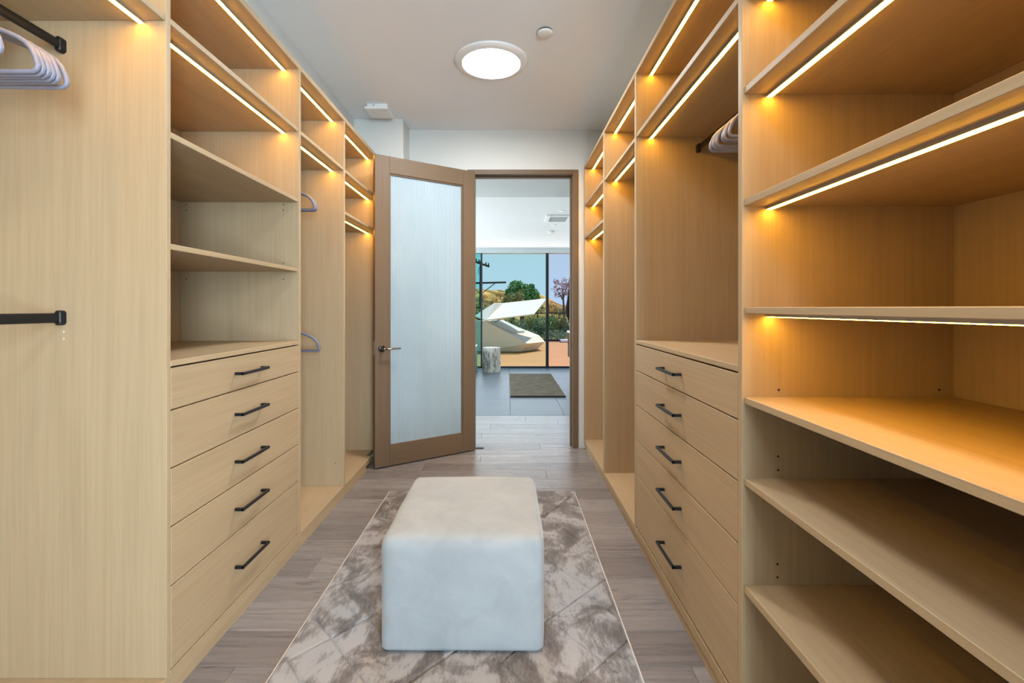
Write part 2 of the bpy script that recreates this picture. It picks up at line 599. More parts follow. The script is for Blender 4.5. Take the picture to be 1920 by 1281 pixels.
MB().tube([(hx, 0.008, hz), (hx, 0.045, hz), (hx - 0.004, 0.052, hz), (hx - 0.012, 0.055, hz)], 0.0095, 10).tube([(hx - 0.008, 0.055, hz), (hx - 0.06, 0.055, hz), (hx - 0.13, 0.053, hz)], [0.0085, 0.0075, 0.0065], 10).build('lever_handle', M['chrome'], door, local=True)
MB().lathe([(0.026, -TH), (0.026, -TH - 0.006), (0.011, -TH - 0.010)], 24, (hx, 0, hz), 'Y').build('rosette', M['chrome_dark'], door, local=True)
MB().tube([(hx, -TH - 0.008, hz), (hx, -TH - 0.04, hz), (hx - 0.01, -TH - 0.048, hz), (hx - 0.12, -TH - 0.048, hz)], 0.008, 10).build('lever_handle', M['chrome'], door, local=True)
MB().box(DW - 0.0005, DW + 0.0012, -0.036, -0.010, 0.86, 0.965, 0).build('latch_plate', M['chrome'], door, local=True)
MB().box(-0.30, -0.21, FARW - 0.02, FARW + 0.01, 0.0, 0.007, 0.001).build('pivot_plate', M['chrome_dark'], tr)

# ------------------------------------------------------------------ cabinet units
S1B, S1T = 2.112, 2.132


class Unit:
    def __init__(self, side, name, label, y0, y1, first_panel=True, last_panel=True):
        self.side, self.y0, self.y1 = side, y0, y1
        self.xf = XL if side < 0 else XR          # front plane
        self.d = side                              # direction into the cabinet (-1 left, +1 right)
        self.xb = self.xf + side * DEP
        self.t = thing(name, label, 'wardrobe', ((self.xf + self.xb) / 2, (y0 + y1) / 2, 0))

    def X(self, depth):
        return self.xf + self.d * depth

    def box(self, d0, d1, y0, y1, z0, z1, c=0.0012):
        return MB().box(self.X(d0), self.X(d1), y0, y1, z0, z1, c)

    def part(self, name, mat, d0, d1, y0, y1, z0, z1, c=0.0012, parent=None):
        return self.box(d0, d1, y0, y1, z0, z1, c).build(name, mat, parent or self.t)

    def panel(self, y0, y1):
        return self.part('side_panel', OAK[2], 0.0, DEP - 0.008, y0, y1, self.zr, TOPU, 0.0014)

    def carcass(self, zb, zr, toe_end=None, rail_end=None, toe_in=0.001):
        """zb underside of the bottom rail, zr top of the bottom panel"""
        self.zb, self.zr = zb, zr
        y0, y1 = self.y0, self.y1
        self.part('back_panel', OAK[2], DEP - 0.008, DEP - 0.001, y0, y1, 0.0, TOPU, 0)
        self.part('top_panel', OAK[1], 0.0, DEP - 0.008, y0, y1, TOPU, TOPU + 0.021, 0.0016)
        self.part('top_filler', OAK[1], 0.006, DEP - 0.03, y0, y1, TOPU + 0.021, TOPZ, 0)
        re = rail_end or y1
        b = self.box(0.0, DEP - 0.008, y0, re, zb, zr, 0.0006)
        if re < y1:
            b.box(self.X(0.045), self.X(DEP - 0.008), re - 0.002, y1, zb, zr, 0)
        self.bottom = b.build('bottom_panel', OAK[1], self.t)
        self.part('plinth', OAK[1], toe_in, 0.03, y0, toe_end or re, 0.0, zb, 0)

    def led(self, parent, z, y0, y1, inset=0.068):
        self.part('led_channel', M['alu'], inset, inset + 0.017, y0 + 0.002, y1 - 0.002, z - 0.0085, z, 0, parent)
        self.part('led_diffuser', M['led'], inset + 0.0015, inset + 0.0155, y0 + 0.003, y1 - 0.003, z - 0.0100, z - 0.0085, 0, parent)

    def shelf(self, zb, zt, y0, y1, led=True, front=0.004):
        s = self.part('shelf', OAK[1], front, DEP - 0.009, y0 + 0.0006, y1 - 0.0006, zb, zt, 0.0014)
        if led: self.led(s, zb, y0, y1)
        return s

    def top_led(self, y0, y1):
        s = [c for c in self.t.children if c.name.startswith('top_panel')][0]
        self.led(s, TOPU, y0, y1)

    def rod(self, depth, z, y0, y1):
        x = self.X(depth)
        n = 16
        vs = []
        for yy in (y0 + 0.003, y1 - 0.003):
            for k in range(n):
                a = 2 * PI * k / n
                vs.append((x + 0.0075 * math.cos(a), yy, z + 0.015 * math.sin(a)))
        fs = [(k, (k + 1) % n, n + (k + 1) % n, n + k) for k in range(n)]
        r = MB().add(vs, fs, True).build('hanging_rod', M['black'], self.t)
        for yy, s in ((y0, 1), (y1, -1)):
            mb = MB()
            prof = []
            for k in range(20):
                a = 2 * PI * k / 20
                prof.append((0.0105 * math.cos(a), 0.0105 * math.sin(a) + (0.0125 if math.sin(a) > 0 else -0.0125)))
            v = [(x + p[0], yy, z + p[1]) for p in prof] + [(x + p[0], yy + s * 0.018, z + p[1]) for p in prof] + [(x + p[0] * .7, yy + s * 0.021, z + p[1] * .88) for p in prof]
            f = [(k, (k + 1) % 20, 20 + (k + 1) % 20, 20 + k) for k in range(20)] + [(20 + k, 20 + (k + 1) % 20, 40 + (k + 1) % 20, 40 + k) for k in range(20)]
            f += [tuple(range(20))[::-1], tuple(range(40, 60))]
            mb.add(v, f, False)
            mb.build('rod_bracket', M['black'], r)
            MB().lathe([(0.0032, 0), (0.0032, 0.0022), (0.0015, 0.003)], 10, (x, yy + s * 0.0195, z + 0.0125), 'Y').build('screw', M['chrome'], r)
        return r

    def pins(self, panel, y, sgn, spots, mat=None):
        for (x, z) in spots:
            MB().lathe([(0.0030, 0.0), (0.0030, sgn * 0.0006)], 10, (x, y, z), 'Y', False).build('pin_hole', mat or M['pin'], panel)

    def drawers(self, y0, y1, gaps, hc):
        ct = self.part('countertop', OAK[1], 0.0, DEP - 0.009, y0 + 0.0006, y1 - 0.0006, 1.036, 1.0545, 0.0016)
        self.part('drawer_gap_backing', M['dark'], 0.022, DEP - 0.02, y0 + 0.001, y1 - 0.001, gaps[-1], 1.034, 0)  # solid block coloured dark so the drawer gaps read as shaded
        top = 1.0305
        for i, g in enumerate(gaps):
            z1 = top if i == 0 else gaps[i - 1] - 0.0022
            z0 = g + (0.0022 if i < len(gaps) - 1 else 0.003)
            dr = self.part('drawer', OAK[1], 0.0, 0.019, y0 + 0.002, y1 - 0.002, z0, z1, 0.0012)
            zc = (z0 + z1) / 2
            ya, yb = hc - 0.101, hc + 0.101
            hb = MB()
            hb.box(self.X(-0.0005), self.X(-0.0355), ya, ya + 0.010, zc - 0.0055, zc + 0.0055, 0.0008)
            hb.box(self.X(-0.0005), self.X(-0.0355), yb - 0.010, yb, zc - 0.0055, zc + 0.0055, 0.0008)
            hb.box(self.X(-0.0265), self.X(-0.0365), ya, yb, zc - 0.0055, zc + 0.0055, 0.0016)
            hb.build('bar_handle', M['black'], dr)


LZB, LZR = 0.036, 0.070
RZB, RZR = 0.046, 0.082
# left run, near to far
L0 = Unit(-1, 'hanging_unit', 'open oak wardrobe bay with two black hanging rods at the left edge', -0.42, 1.4755)
L0.carcass(LZB, LZR)
L0.panel(-0.42, -0.401)
pL1 = L0.panel(1.457, 1.4755)
L0.shelf(S1B, S1T, -0.401, 1.457)
L0.top_led(-0.401, 1.457)
L0.rod(0.321, 2.032, -0.401, 1.457)
L0.rod(0.321, 1.190, -0.401, 1.457)
for z in (1.147, 1.125):
    MB().lathe([(0.0030, 0), (0.0030, -0.0006)], 10, (-1.378, 1.457, z), 'Y', False).build('pin_hole', M['wall'], pL1)

L1 = Unit(-1, 'drawer_unit', 'oak wardrobe bay with five black handled drawers and open shelves on the left', 1.4755, 2.404)
L1.carcass(LZB, LZR)
pL2 = L1.panel(2.380, 2.404)
L1.shelf(S1B + .003, S1T + .003, 1.4755, 2.380)
L1.top_led(1.4755, 2.380)
L1.shelf(1.757, 1.7765, 1.4755, 2.380, False)
L1.shelf(1.405, 1.4235, 1.4755, 2.380, False)
L1.drawers(1.4755, 2.380, [0.8985, 0.715, 0.531, 0.345, 0.0815], 1.919)
L1.part('drawer_base_rail', OAK[1], 0.0, 0.02, 1.4755, 2.380, LZR, 0.0795, 0.0008)
L1.pins(pL2, 2.380, -1, [(-1.138, 1.718), (-1.629, 1.718), (-1.138, 1.367), (-1.629, 1.367), (-1.138, 1.449), (-1.138, 1.745), (-1.629, 1.745)])

L2 = Unit(-1, 'hanging_unit', 'oak wardrobe bay left of the door holding blue grey hangers on two levels', 2.404, 3.058)
L2.carcass(LZB, LZR)
pL3 = L2.panel(3.036, 3.058)
L2.shelf(S1B, S1T, 2.404, 3.036)
L2.top_led(2.404, 3.036)
L2.rod(0.312, 2.036, 2.404, 3.036)
L2.rod(0.312, 1.178, 2.404, 3.036)
L2.pins(pL3, 3.036, -1, [(-1.115, 0.218)])

L3 = Unit(-1, 'shelf_unit', 'narrow oak wardrobe bay partly behind the open brown door', 3.058, 3.845)
L3.carcass(LZB, LZR, toe_end=3.515, rail_end=3.654)
L3.panel(3.805, 3.845)
L3.shelf(2.108, 2.128, 3.058, 3.805)
L3.shelf(1.834, 1.854, 3.058, 3.805)
L3.top_led(3.058, 3.805)

# right run
R0 = Unit(1, 'shelf_unit', 'large open oak shoe shelf unit with lit shelves at the right edge', 0.42, 1.3555)
R0.carcass(RZB, RZR, toe_in=0.008)
R0.panel(0.42, 0.439)
pR1 = R0.panel(1.333, 1.3555)
for a, b, l in ((2.100, 2.120, True), (1.8275, 1.847, True), (1.509, 1.529, True), (1.2045, 1.2225, True), (0.949, 0.968, False), (0.718, 0.737, False), (0.412, 0.434, False)):
    R0.shelf(a, b, 0.439, 1.333, l, 0.006)
R0.top_led(0.439, 1.333)
R0.pins(pR1, 1.333, -1, [(0.7695, 0.988), (1.2255, 0.988), (0.768, 0.799), (0.768, 0.760), (0.766, 0.493), (0.766, 0.4555)])

R1 = Unit(1, 'drawer_unit', 'oak wardrobe bay with five black handled drawers and a rod on the right', 1.3555, 2.464)
R1.carcass(RZB, RZR, toe_in=0.008)
R1.panel(2.432, 2.464)
R1.shelf(2.107, 2.129, 1.3555, 2.432)
R1.top_led(1.3555, 2.432)
R1.rod(0.320, 2.046, 1.3555, 2.432)
R1.drawers(1.3555, 2.432, [0.8975, 0.7195, 0.540, 0.3615, 0.090], 1.896)
R1.part('inner_lining', OAK[1], DEP - 0.028, DEP - 0.0085, 1.3565, 2.4315, 1.0545, 1.072, 0.001)

R2 = Unit(1, 'hanging_unit', 'tall empty oak wardrobe bay beyond the right drawers with one lit shelf', 2.464, 3.276)
R2.carcass(RZB, RZR, toe_in=0.008)
R2.panel(3.240, 3.276)
R2.shelf(2.100, 2.120, 2.464, 3.240)
R2.top_led(2.464, 3.240)

R3 = Unit(1, 'shelf_unit', 'far right oak wardrobe bay beside the doorway with two lit shelves', 3.276, 4.092)
R3.carcass(RZB, RZR, toe_in=0.008, toe_end=4.05)
R3.panel(4.068, 4.092)
R3.shelf(2.108, 2.128, 3.276, 4.068)
R3.shelf(1.825, 1.845, 3.276, 4.068)
R3.top_led(3.276, 4.068)

# ------------------------------------------------------------------ clothes hangers (origin at the rod axis, plane XZ)


def make_hanger(name, label, mat, r=0.0062, half=0.207, group=None):
    root = thing(name, label, 'hanger', (0, 0, 0), group)
    top = 0.015 + r + 0.0004
    rad = 0.0165
    cz = top - rad
    hp = []
    for a in range(205, -56, -13):
        t = math.radians(a)
        hp.append((rad * math.cos(t), 0, cz + rad * math.sin(t)))
    hp += [(0.004, 0, cz - 0.026), (0.0, 0, cz - 0.036), (0.0, 0, cz - 0.086)]
    MB().tube(hp, r * 0.75, 7).build('hook', mat, root, local=True)
    zb = -0.222
    pts = []
    hs = [(0.0, -0.080), (0.020, -0.084), (0.060, -0.098), (0.135, -0.126), (0.160, -0.1375), (0.178, -0.150), (0.192, -0.167), (0.202, -0.188), (half, -0.207), (half - 0.002, -0.216), (half - 0.010, zb)]
    pts += [(x, 0, z) for x, z in hs]
    pts += [(-x, 0, z) for x, z in hs[::-1][:-1]]
    MB().tube(pts, r, 8, closed=True).build('hanger_body', mat, root, local=True)
    return root


def place(o, x, y, z, rz, tilt=0.0):
    o.location = (x, y, z)
    o.rotation_euler = (0, tilt, rz)


hg = make_hanger('clothes_hanger', 'pale lavender plastic hanger, farthest of the bunch at upper left', M['hanger'])
place(hg, L0.X(0.321), 1.249, 2.032, 0.008, 0.008)
lab = ['pale lavender plastic hanger, second farthest of the upper left bunch',
       'pale lavender plastic hanger, third farthest of the upper left bunch',
       'pale lavender plastic hanger, middle of the upper left bunch',
       'pale lavender plastic hanger, second nearest of the upper left bunch',
       'pale lavender plastic hanger, front of the upper left bunch']
for i, (y_, rz, tl) in enumerate(((1.227, -0.012, 0.0), (1.212, -0.006, 0.004), (1.1985, -0.004, -0.004), (1.1845, 0.0, 0.0), (1.1695, 0.006, -0.006))):
    c = copy_tree(hg)
    place(c, L0.X(0.321), y_, 2.032, rz, tl)
    c['label'] = lab[i]
c = copy_tree(hg)
place(c, L0.X(0.321), 1.080, 2.032, 0.03, 0.0)
c['label'] = 'pale lavender hanger tip alone at the left edge, nearer than the bunch'
for o in [o for o in COL.objects if o.name.startswith('clothes_hanger')]:
    o['group'] = 'hangers on the upper left rod'

hb_ = make_hanger('clothes_hanger', 'blue grey hanger on the upper rod left of the door, in front', M['hanger_grey'], 0.0082)
place(hb_, L2.X(0.312), 2.83, 2.036, 0.0)
c = copy_tree(hb_); place(c, L2.X(0.312), 2.855, 2.036, 0.01); c['label'] = 'blue grey hanger on the upper rod left of the door, behind another'
hb_['group'] = c['group'] = 'hangers in the bay left of the door'
c = copy_tree(hb_); place(c, L2.X(0.312), 2.90, 1.178, 0.01)
c['label'] = 'blue grey hanger on the lower rod left of the door'
hr = make_hanger('clothes_hanger', 'pale grey hanger in the right bay, farthest along its rod', M['hanger'])
place(hr, R1.X(0.320), 1.80, 2.046, -0.02)
hr['group'] = 'hangers on the right rod'
for y_, rz, l in ((1.775, 0.0, 'pale grey hanger in the right bay, second from the far end'), (1.752, 0.015, 'pale grey hanger in the right bay, third from the far end'),
                  (1.706, 0.03, 'pale grey hanger in the right bay, fourth from the far end'), (1.685, 0.0, 'pale grey hanger in the right bay, second nearest'), (1.640, -0.04, 'pale grey hanger in the right bay, nearest of its bunch')):
    c = copy_tree(hr)
    place(c, R1.X(0.320), y_, 2.046, rz)
    c['label'] = l

# ------------------------------------------------------------------ rug
rx0, rx1, ry0, ry1 = -0.782, 0.440, 1.27, 3.10
SEG = [((0.207, 2.709), (0.436, 3.055)), ((0.207, 2.709), (0.432, 2.333)), ((0.02, 2.48), (0.353, 2.02)), ((0.142, 1.804), (0.431, 2.087)),
       ((0.342, 1.985), (0.439, 1.81)), ((0.19, 1.787), (0.36, 1.555)), ((0.341, 2.915), (0.432, 2.857)), ((-0.75, 1.607), (-0.40, 1.98)),
       ((-0.774, 2.028), (-0.50, 2.27)), ((-0.722, 2.305), (-0.45, 2.56)), ((-0.801, 3.007), (-0.50, 2.46)), ((-0.763, 1.845), (-0.60, 1.67)),
       ((-0.793, 2.976), (-0.675, 3.09)), ((-0.33, 1.50), (-0.10, 1.74)), ((-0.60, 1.67), (-0.25, 1.29)), ((-0.02, 1.60), (0.25, 1.29)),
       ((0.00, 1.29), (0.43, 1.70)), ((-0.74, 2.72), (-0.62, 2.66)), ((0.207, 2.709), (-0.15, 3.09)), ((-0.50, 2.46), (-0.10, 3.05)), ((0.142, 1.804), (-0.02, 1.60)), ((-0.75, 1.607), (-0.45, 1.28))]
NX, NY = 280, 420
vs, fs = [], []


def segd(px, py, a, b):
    ax, ay = a; bx, by = b
    dx, dy = bx - ax, by - ay
    t = max(0, min(1, ((px - ax) * dx + (py - ay) * dy) / (dx * dx + dy * dy)))
    return math.hypot(px - ax - t * dx, py - ay - t * dy)


for j in range(NY + 1):
    for i in range(NX + 1):
        px = rx0 + (rx1 - rx0) * i / NX
        py = ry0 + (ry1 - ry0) * j / NY
        d = min(segd(px, py, a, b) for a, b in SEG)
        ed = min(px - rx0, rx1 - px, py - ry0, ry1 - py)
        h = 0.0150 - 0.0120 * max(0, 1 - d / 0.006) + 0.0012 * mnoise.noise(Vector((px * 9, py * 9, 0)))
        h = h * min(1, 0.35 + ed / 0.012)
        vs.append((px, py, h))
for j in range(NY):
    for i in range(NX):
        a = j * (NX + 1) + i
        fs.append((a, a + 1, a + NX + 2, a + NX + 1))
rug = thing('area_rug', 'taupe carved pile rug lying under the white ottoman', 'rug', ((rx0 + rx1) / 2, (ry0 + ry1) / 2, 0))
pm = MB().add(vs, fs, True)
ed = [i for i in range(NX + 1)] + [j * (NX + 1) + NX for j in range(1, NY + 1)] + [NY * (NX + 1) + i for i in range(NX - 1, -1, -1)] + [j * (NX + 1) for j in range(NY - 1, 0, -1)]
n0 = len(pm.v)
base = [(pm.v[i][0], pm.v[i][1], 0.0005) for i in ed]
pm.v += base
for k in range(len(ed)):
    k2 = (k + 1) % len(ed)
    pm.f.append((ed[k], n0 + k, n0 + k2, ed[k2])); pm.s.append(False)
pm.build('pile', M['rug'], rug)
bd = MB()
for a in ((rx0 - .004, rx0 + .001, ry0, ry1), (rx1 - .001, rx1 + .004, ry0, ry1), (rx0 - .004, rx1 + .004, ry0 - .004, ry0 + .001), (rx0 - .004, rx1 + .004, ry1 - .001, ry1 + .004)):
    bd.box(a[0], a[1], a[2], a[3], 0.0003, 0.007, 0.001)
bd.build('bound_edge', M['rug_edge'], rug)

# ------------------------------------------------------------------ ottoman
ox0, ox1, oy0, oy1, oz0, oz1 = -0.444, 0.127, 1.632, 2.245, 0.022, 0.420
ott = thing('ottoman', 'large ivory velvet cube ottoman standing on the taupe rug', 'ottoman', ((ox0 + ox1) / 2, (oy0 + oy1) / 2, 0.0175))


def soft_box(x0, x1, y0, y1, z0, z1, n=26, r_h=0.044, r_v=0.036, crown=0.012, bulge=0.006):
    bmx = bmesh.new()
    bmesh.ops.create_cube(bmx, size=2.0)
    bmesh.ops.subdivide_edges(bmx, edges=bmx.edges[:], cuts=n, use_grid_fill=True)
    cx, cy, cz = (x0 + x1) / 2, (y0 + y1) / 2, (z0 + z1) / 2
    hx_, hy_, hz_ = (x1 - x0) / 2, (y1 - y0) / 2, (z1 - z0) / 2

    def sp(t):                       # cluster samples near the edges
        return math.copysign(1 - (1 - abs(t)) ** 1.6, t)
    out = {}
    for v in bmx.verts:
        p = Vector((sp(v.co.x) * hx_, sp(v.co.y) * hy_, sp(v.co.z) * hz_))
        rr = r_v if p.z > 0 else 0.010
        q = Vector((max(-hx_ + r_h * .7, min(hx_ - r_h * .7, p.x)), max(-hy_ + r_h * .7, min(hy_ - r_h * .7, p.y)), max(-hz_ + 0.01, min(hz_ - r_v, p.z))))
        dlt = p - q
        if dlt.length > 1e-9:
            lim = Vector((r_h * .7, r_h * .7, rr))
            nn = math.sqrt((dlt.x / lim.x) ** 2 + (dlt.y / lim.y) ** 2 + (dlt.z / lim.z) ** 2)
            if nn > 1: dlt = dlt / nn
            p = q + dlt
        u, v_, w_ = p.x / hx_, p.y / hy_, p.z / hz_
        p.z += crown * max(0, w_) ** 6 * (1 - u ** 4) * (1 - v_ ** 4)
        b_ = bulge * (1 - min(1, abs(w_)) ** 4)
        if abs(u) > .9: p.x += math.copysign(b_ * (1 - min(1, abs(v_)) ** 4), u)
        if abs(v_) > .9: p.y += math.copysign(b_ * (1 - min(1, abs(u)) ** 4), v_)
        p += Vector((mnoise.noise(p * 9), mnoise.noise(p * 9 + Vector((5, 1, 2))), mnoise.noise(p * 9 + Vector((9, 4, 7))))) * 0.0022
        v.co = Vector((cx, cy, cz)) + p
    vs_ = [v.co.copy() for v in bmx.verts]
    bmx.verts.index_update()
    fs_ = [tuple(v.index for v in f.verts) for f in bmx.faces]
    bmx.free()
    return vs_, fs_


vs, fs = soft_box(ox0, ox1, oy0, oy1, oz0, oz1)
MB().add(vs, fs, True).build('upholstery', M['velvet'], ott)
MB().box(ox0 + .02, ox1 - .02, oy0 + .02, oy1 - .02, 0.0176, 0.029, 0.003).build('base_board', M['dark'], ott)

# ------------------------------------------------------------------ ceiling fittings
tl = thing('ceiling_light', 'round white ceiling light glowing above the ottoman', 'light', (-0.1035, 2.955, CEIL))
MB().lathe([(0.231, 0.0), (0.231, -0.006), (0.226, -0.012), (0.205, -0.018), (0.188, -0.022), (0.183, -0.0225), (0.181, -0.016)], 56, (-0.1035, 2.955, CEIL - 0.0005)).build('trim_ring', M['white_plastic'], tl)
MB().lathe([(0.1812, -0.014), (0.1812, -0.018), (0.150, -0.0195), (0.08, -0.0208), (0.0, -0.021)], 56, (-0.1035, 2.955, CEIL)).build('lens', M['skytube'], tl)
sd = thing('smoke_detector', 'small white round disc detector on the ceiling right of the light', 'detector', (0.2095, 2.635, CEIL))
MB().lathe([(0.041, -0.0005), (0.041, -0.007), (0.0, -0.007)], 28, (0.2095, 2.635, CEIL)).build('mount', M['dark'], sd)
MB().lathe([(0.0435, -0.007), (0.0435, -0.016), (0.038, -0.020), (0.0, -0.021)], 28, (0.2095, 2.635, CEIL)).build('cover', M['white_plastic'], sd)
ap = thing('ceiling_sensor', 'square white sensor box on the ceiling in the left corner above the door', 'sensor', (-0.99, 3.64, CEIL))
MB().box(-1.070, -0.915, 3.565, 3.72, CEIL - 0.026, CEIL - 0.0005, 0.003).build('base', M['white_plastic'], ap)
MB().box(-1.088, -0.908, 3.548, 3.738, CEIL - 0.046, CEIL - 0.026, 0.005).build('cover', M['white_plastic'], ap)
MB().lathe([(0.004, 0.0), (0.004, -0.001)], 10, (-1.02, 3.5645, CEIL - 0.013), 'Y', False).build('indicator', M['pin'], ap)

# ------------------------------------------------------------------ bathroom beyond the door
wl = MB()
wl.box(-2.7, -2.5, FARW + 0.13, 4.5, 0, CEIL, 0).box(-2.7, -2.5, 8.7, 9.75, 0, CEIL, 0).box(-2.7, -2.5, 4.5, 8.7, 0, 0.25, 0).box(-2.7, -2.5, 4.5, 8.7, 2.25, CEIL, 0)
struct('wall_bathroom_left', wl, M['wall'])
w3 = MB()
w3.box(-2.62, -2.56, 4.5, 4.55, .25, 2.25).box(-2.62, -2.56, 8.65, 8.7, .25, 2.25).box(-2.62, -2.56, 4.55, 8.65, .25, .30).box(-2.62, -2.56, 4.55, 8.65, 2.20, 2.25).box(-2.62, -2.56, 6.58, 6.62, .30, 2.20)
W3 = struct('added_side_window', w3, M['mullion'])  # unseen window, added to go with the side fill
MB().box(-2.595, -2.588, 4.55, 8.65, .30, 2.20, 0).build('pane', M['glass'], W3)
struct('wall_bathroom_right', MB().box(1.15, 1.75, FARW + 0.13, 7.76, 0, CEIL, 0), M['wall'])
struct('wall_bathroom_alcove', MB().box(1.65, 1.75, 7.76, 9.75, 0, CEIL, 0), M['wall'])
struct('wall_bathroom_header', MB().box(-2.5, 1.65, 9.56, 9.75, 2.345, 2.45, 0), plain('grey_header', (0.55, 0.60, 0.61), 0.6))

GW = 9.60
win = thing('window_1', None, None, (0, GW, 0), kind='structure')
MB().box(-0.552, -0.520, GW - 0.03, GW + 0.03, 0.0, 2.345).build('mullion', M['mullion'], win)
MB().box(0.779, 0.835, GW - 0.04, GW + 0.04, 0.0, 2.345).build('mullion', M['mullion'], win)
MB().box(-2.5, 1.65, GW - 0.03, GW + 0.03, 0.0, 0.030).build('sill', M['mullion'], win)
MB().box(-2.5, -0.552, GW - .004, GW + .004, 0.03, 2.345, 0).build('pane', M['glass_teal'], win)
MB().box(-0.520, 0.779, GW - .004, GW + .004, 0.03, 2.345, 0).build('pane', M['glass'], win)
MB().box(0.835, 1.65, GW - .004, GW + .004, 0.03, 2.345, 0).build('pane', M['glass_lilac'], win)

# log stool
def m_bark():
    m, nt, b = new_mat('whitewashed_bark')
    f = noise(nt, coords(nt, (20, 20, 7), False), 1, 5, 0.65, 0.4)
    r = ramp(nt, [(0.34, (0.14, 0.12, 0.10)), (0.45, (0.38, 0.35, 0.30)), (0.57, (0.66, 0.64, 0.57))])
    nt.links.new(f, r.inputs[0]); nt.links.new(r.outputs[0], b.inputs['Base Color'])
    setp(b, rough=0.8); bump(nt, b, f, 0.6, 0.02)
    return m


M['bark'] = m_bark()
stl = thing('log_stool', 'whitewashed tree trunk stool on the bathroom floor by the window', 'stool', (-0.312, 9.02, 0))
pr, n = [], 40
vs, fs = [], []
for j in range(9):
    z = 0.0 + 0.46 * j / 8
    for k in range(n):
        a = 2 * PI * k / n
        r = 0.172 + 0.010 * mnoise.noise(Vector((math.cos(a) * 2, math.sin(a) * 2, z * 3))) + 0.004 * mnoise.noise(Vector((math.cos(a) * 9, math.sin(a) * 9, z * 8)))
        vs.append((-0.312 + r * math.cos(a), 9.02 + r * math.sin(a), z))
for j in range(8):
    for k in range(n):
        fs.append((j * n + k, j * n + (k + 1) % n, (j + 1) * n + (k + 1) % n, (j + 1) * n + k))
fs.append(tuple(range(n))[::-1]); fs.append(tuple(range(8 * n, 9 * n)))
MB().add(vs, fs, False).build('trunk', M['bark'], stl)
MB().lathe([(0.164, 0.46), (0.162, 0.4655), (0.0, 0.4655)], 40, (-0.312, 9.02, 0)).build('sawn_top', plain('pale_end_grain', (0.66, 0.63, 0.58), 0.7, var=0.12, vs=30), stl)

# woven mat
def m_mat():
    m, nt, b = new_mat('woven_brown_mat')
    f = noise(nt, coords(nt, (6, 26, 6), False), 1, 4, 0.6)
    r = ramp(nt, [(0.3, (0.10, 0.087, 0.065)), (0.7, (0.22, 0.195, 0.155))])
    nt.links.new(f, r.inputs[0]); nt.links.new(r.outputs[0], b.inputs['Base Color'])
    setp(b, rough=0.95, spec=0.1)
    return m


M['mat'] = m_mat()
mt = thing('bath_mat', 'dark brown ribbed mat on the grey tiles beyond the doorway', 'mat', (0.42, 7.52, 0))
mx0, mx1, my0, my1 = 0.038, 0.792, 6.43, 8.62
vs, fs = [], []
NRW = 60
for j in range(NRW * 4 + 1):
    yy = my0 + (my1 - my0) * j / (NRW * 4)
    zz = 0.014 + 0.006 * abs(math.sin(PI * j / 4))
    wob = 0.012 * mnoise.noise(Vector((0, yy * 5, 0)))
    for i in range(5):
        xx = mx0 + (mx1 - mx0) * i / 4
        vs.append((xx + wob, yy, zz))
for j in range(NRW * 4):
    for i in range(4):
        a = j * 5 + i
        fs.append((a, a + 1, a + 6, a + 5))
mm = MB().add(vs, fs, False)
edge = [i for i in range(5)] + [j * 5 + 4 for j in range(1, NRW * 4 + 1)] + [NRW * 4 * 5 + i for i in (3, 2, 1, 0)] + [j * 5 for j in range(NRW * 4 - 1, 0, -1)]
n0 = len(mm.v)
mm.v += [(mm.v[i][0], mm.v[i][1], 0.0005) for i in edge]
for k in range(len(edge)):
    k2 = (k + 1) % len(edge)
    mm.f.append((edge[k], n0 + k, n0 + k2, edge[k2])); mm.s.append(False)
mm.build('weave', M['mat'], mt)
MB().box(mx0 - .004, mx1 + .004, my0 - .02, my0 + .004, 0.0005, 0.022, 0.006).build('front_binding', M['dark'], mt)

# glass-sided tub edge at the far left of the opening
tb = thing('glass_screen', 'low teal edged glass panel left of the log stool', 'screen', (-0.60, 8.7, 0))
MB().box(-0.612, -0.597, 8.30, 9.15, 0.012, 0.50, 0.002).build('glass_sheet', plain('teal_glass_edge', (0.16, 0.36, 0.38), 0.5, spec=0.0), tb)
MB().box(-0.618, -0.591, 8.30, 9.15, 0.0, 0.014, 0.001).build('channel', M['chrome'], tb)
MB().box(-0.618, -0.591, 8.295, 9.155, 0.498, 0.51, 0.002).build('cap', M['white_plastic'], tb)

# floating vanity at the right
VX = 1.085
vn = thing('vanity', 'wall hung brown vanity with a pale top glimpsed at the right of the doorway', 'vanity', (1.36, 8.14, 0.35))
VW = plain('walnut_vanity', (0.13, 0.085, 0.06), 0.6, spec=0.0, var=0.12, vs=20)
MB().box(VX + 0.02, 1.649, 7.80, 8.49, 0.35, 0.78, 0.002).build('carcass', VW, vn)
MB().box(VX, VX + 0.019, 7.802, 8.488, 0.352, 0.600, 0.002).build('drawer', VW, vn)
MB().box(VX, VX + 0.019, 7.802, 8.488, 0.615, 0.775, 0.002).build('drawer', VW, vn)
MB().box(VX - 0.012, 1.649, 7.79, 8.50, 0.785, 0.815, 0.003).build('vanity_top', plain('lilac_white_stone', (0.62, 0.60, 0.70), 0.3), vn)

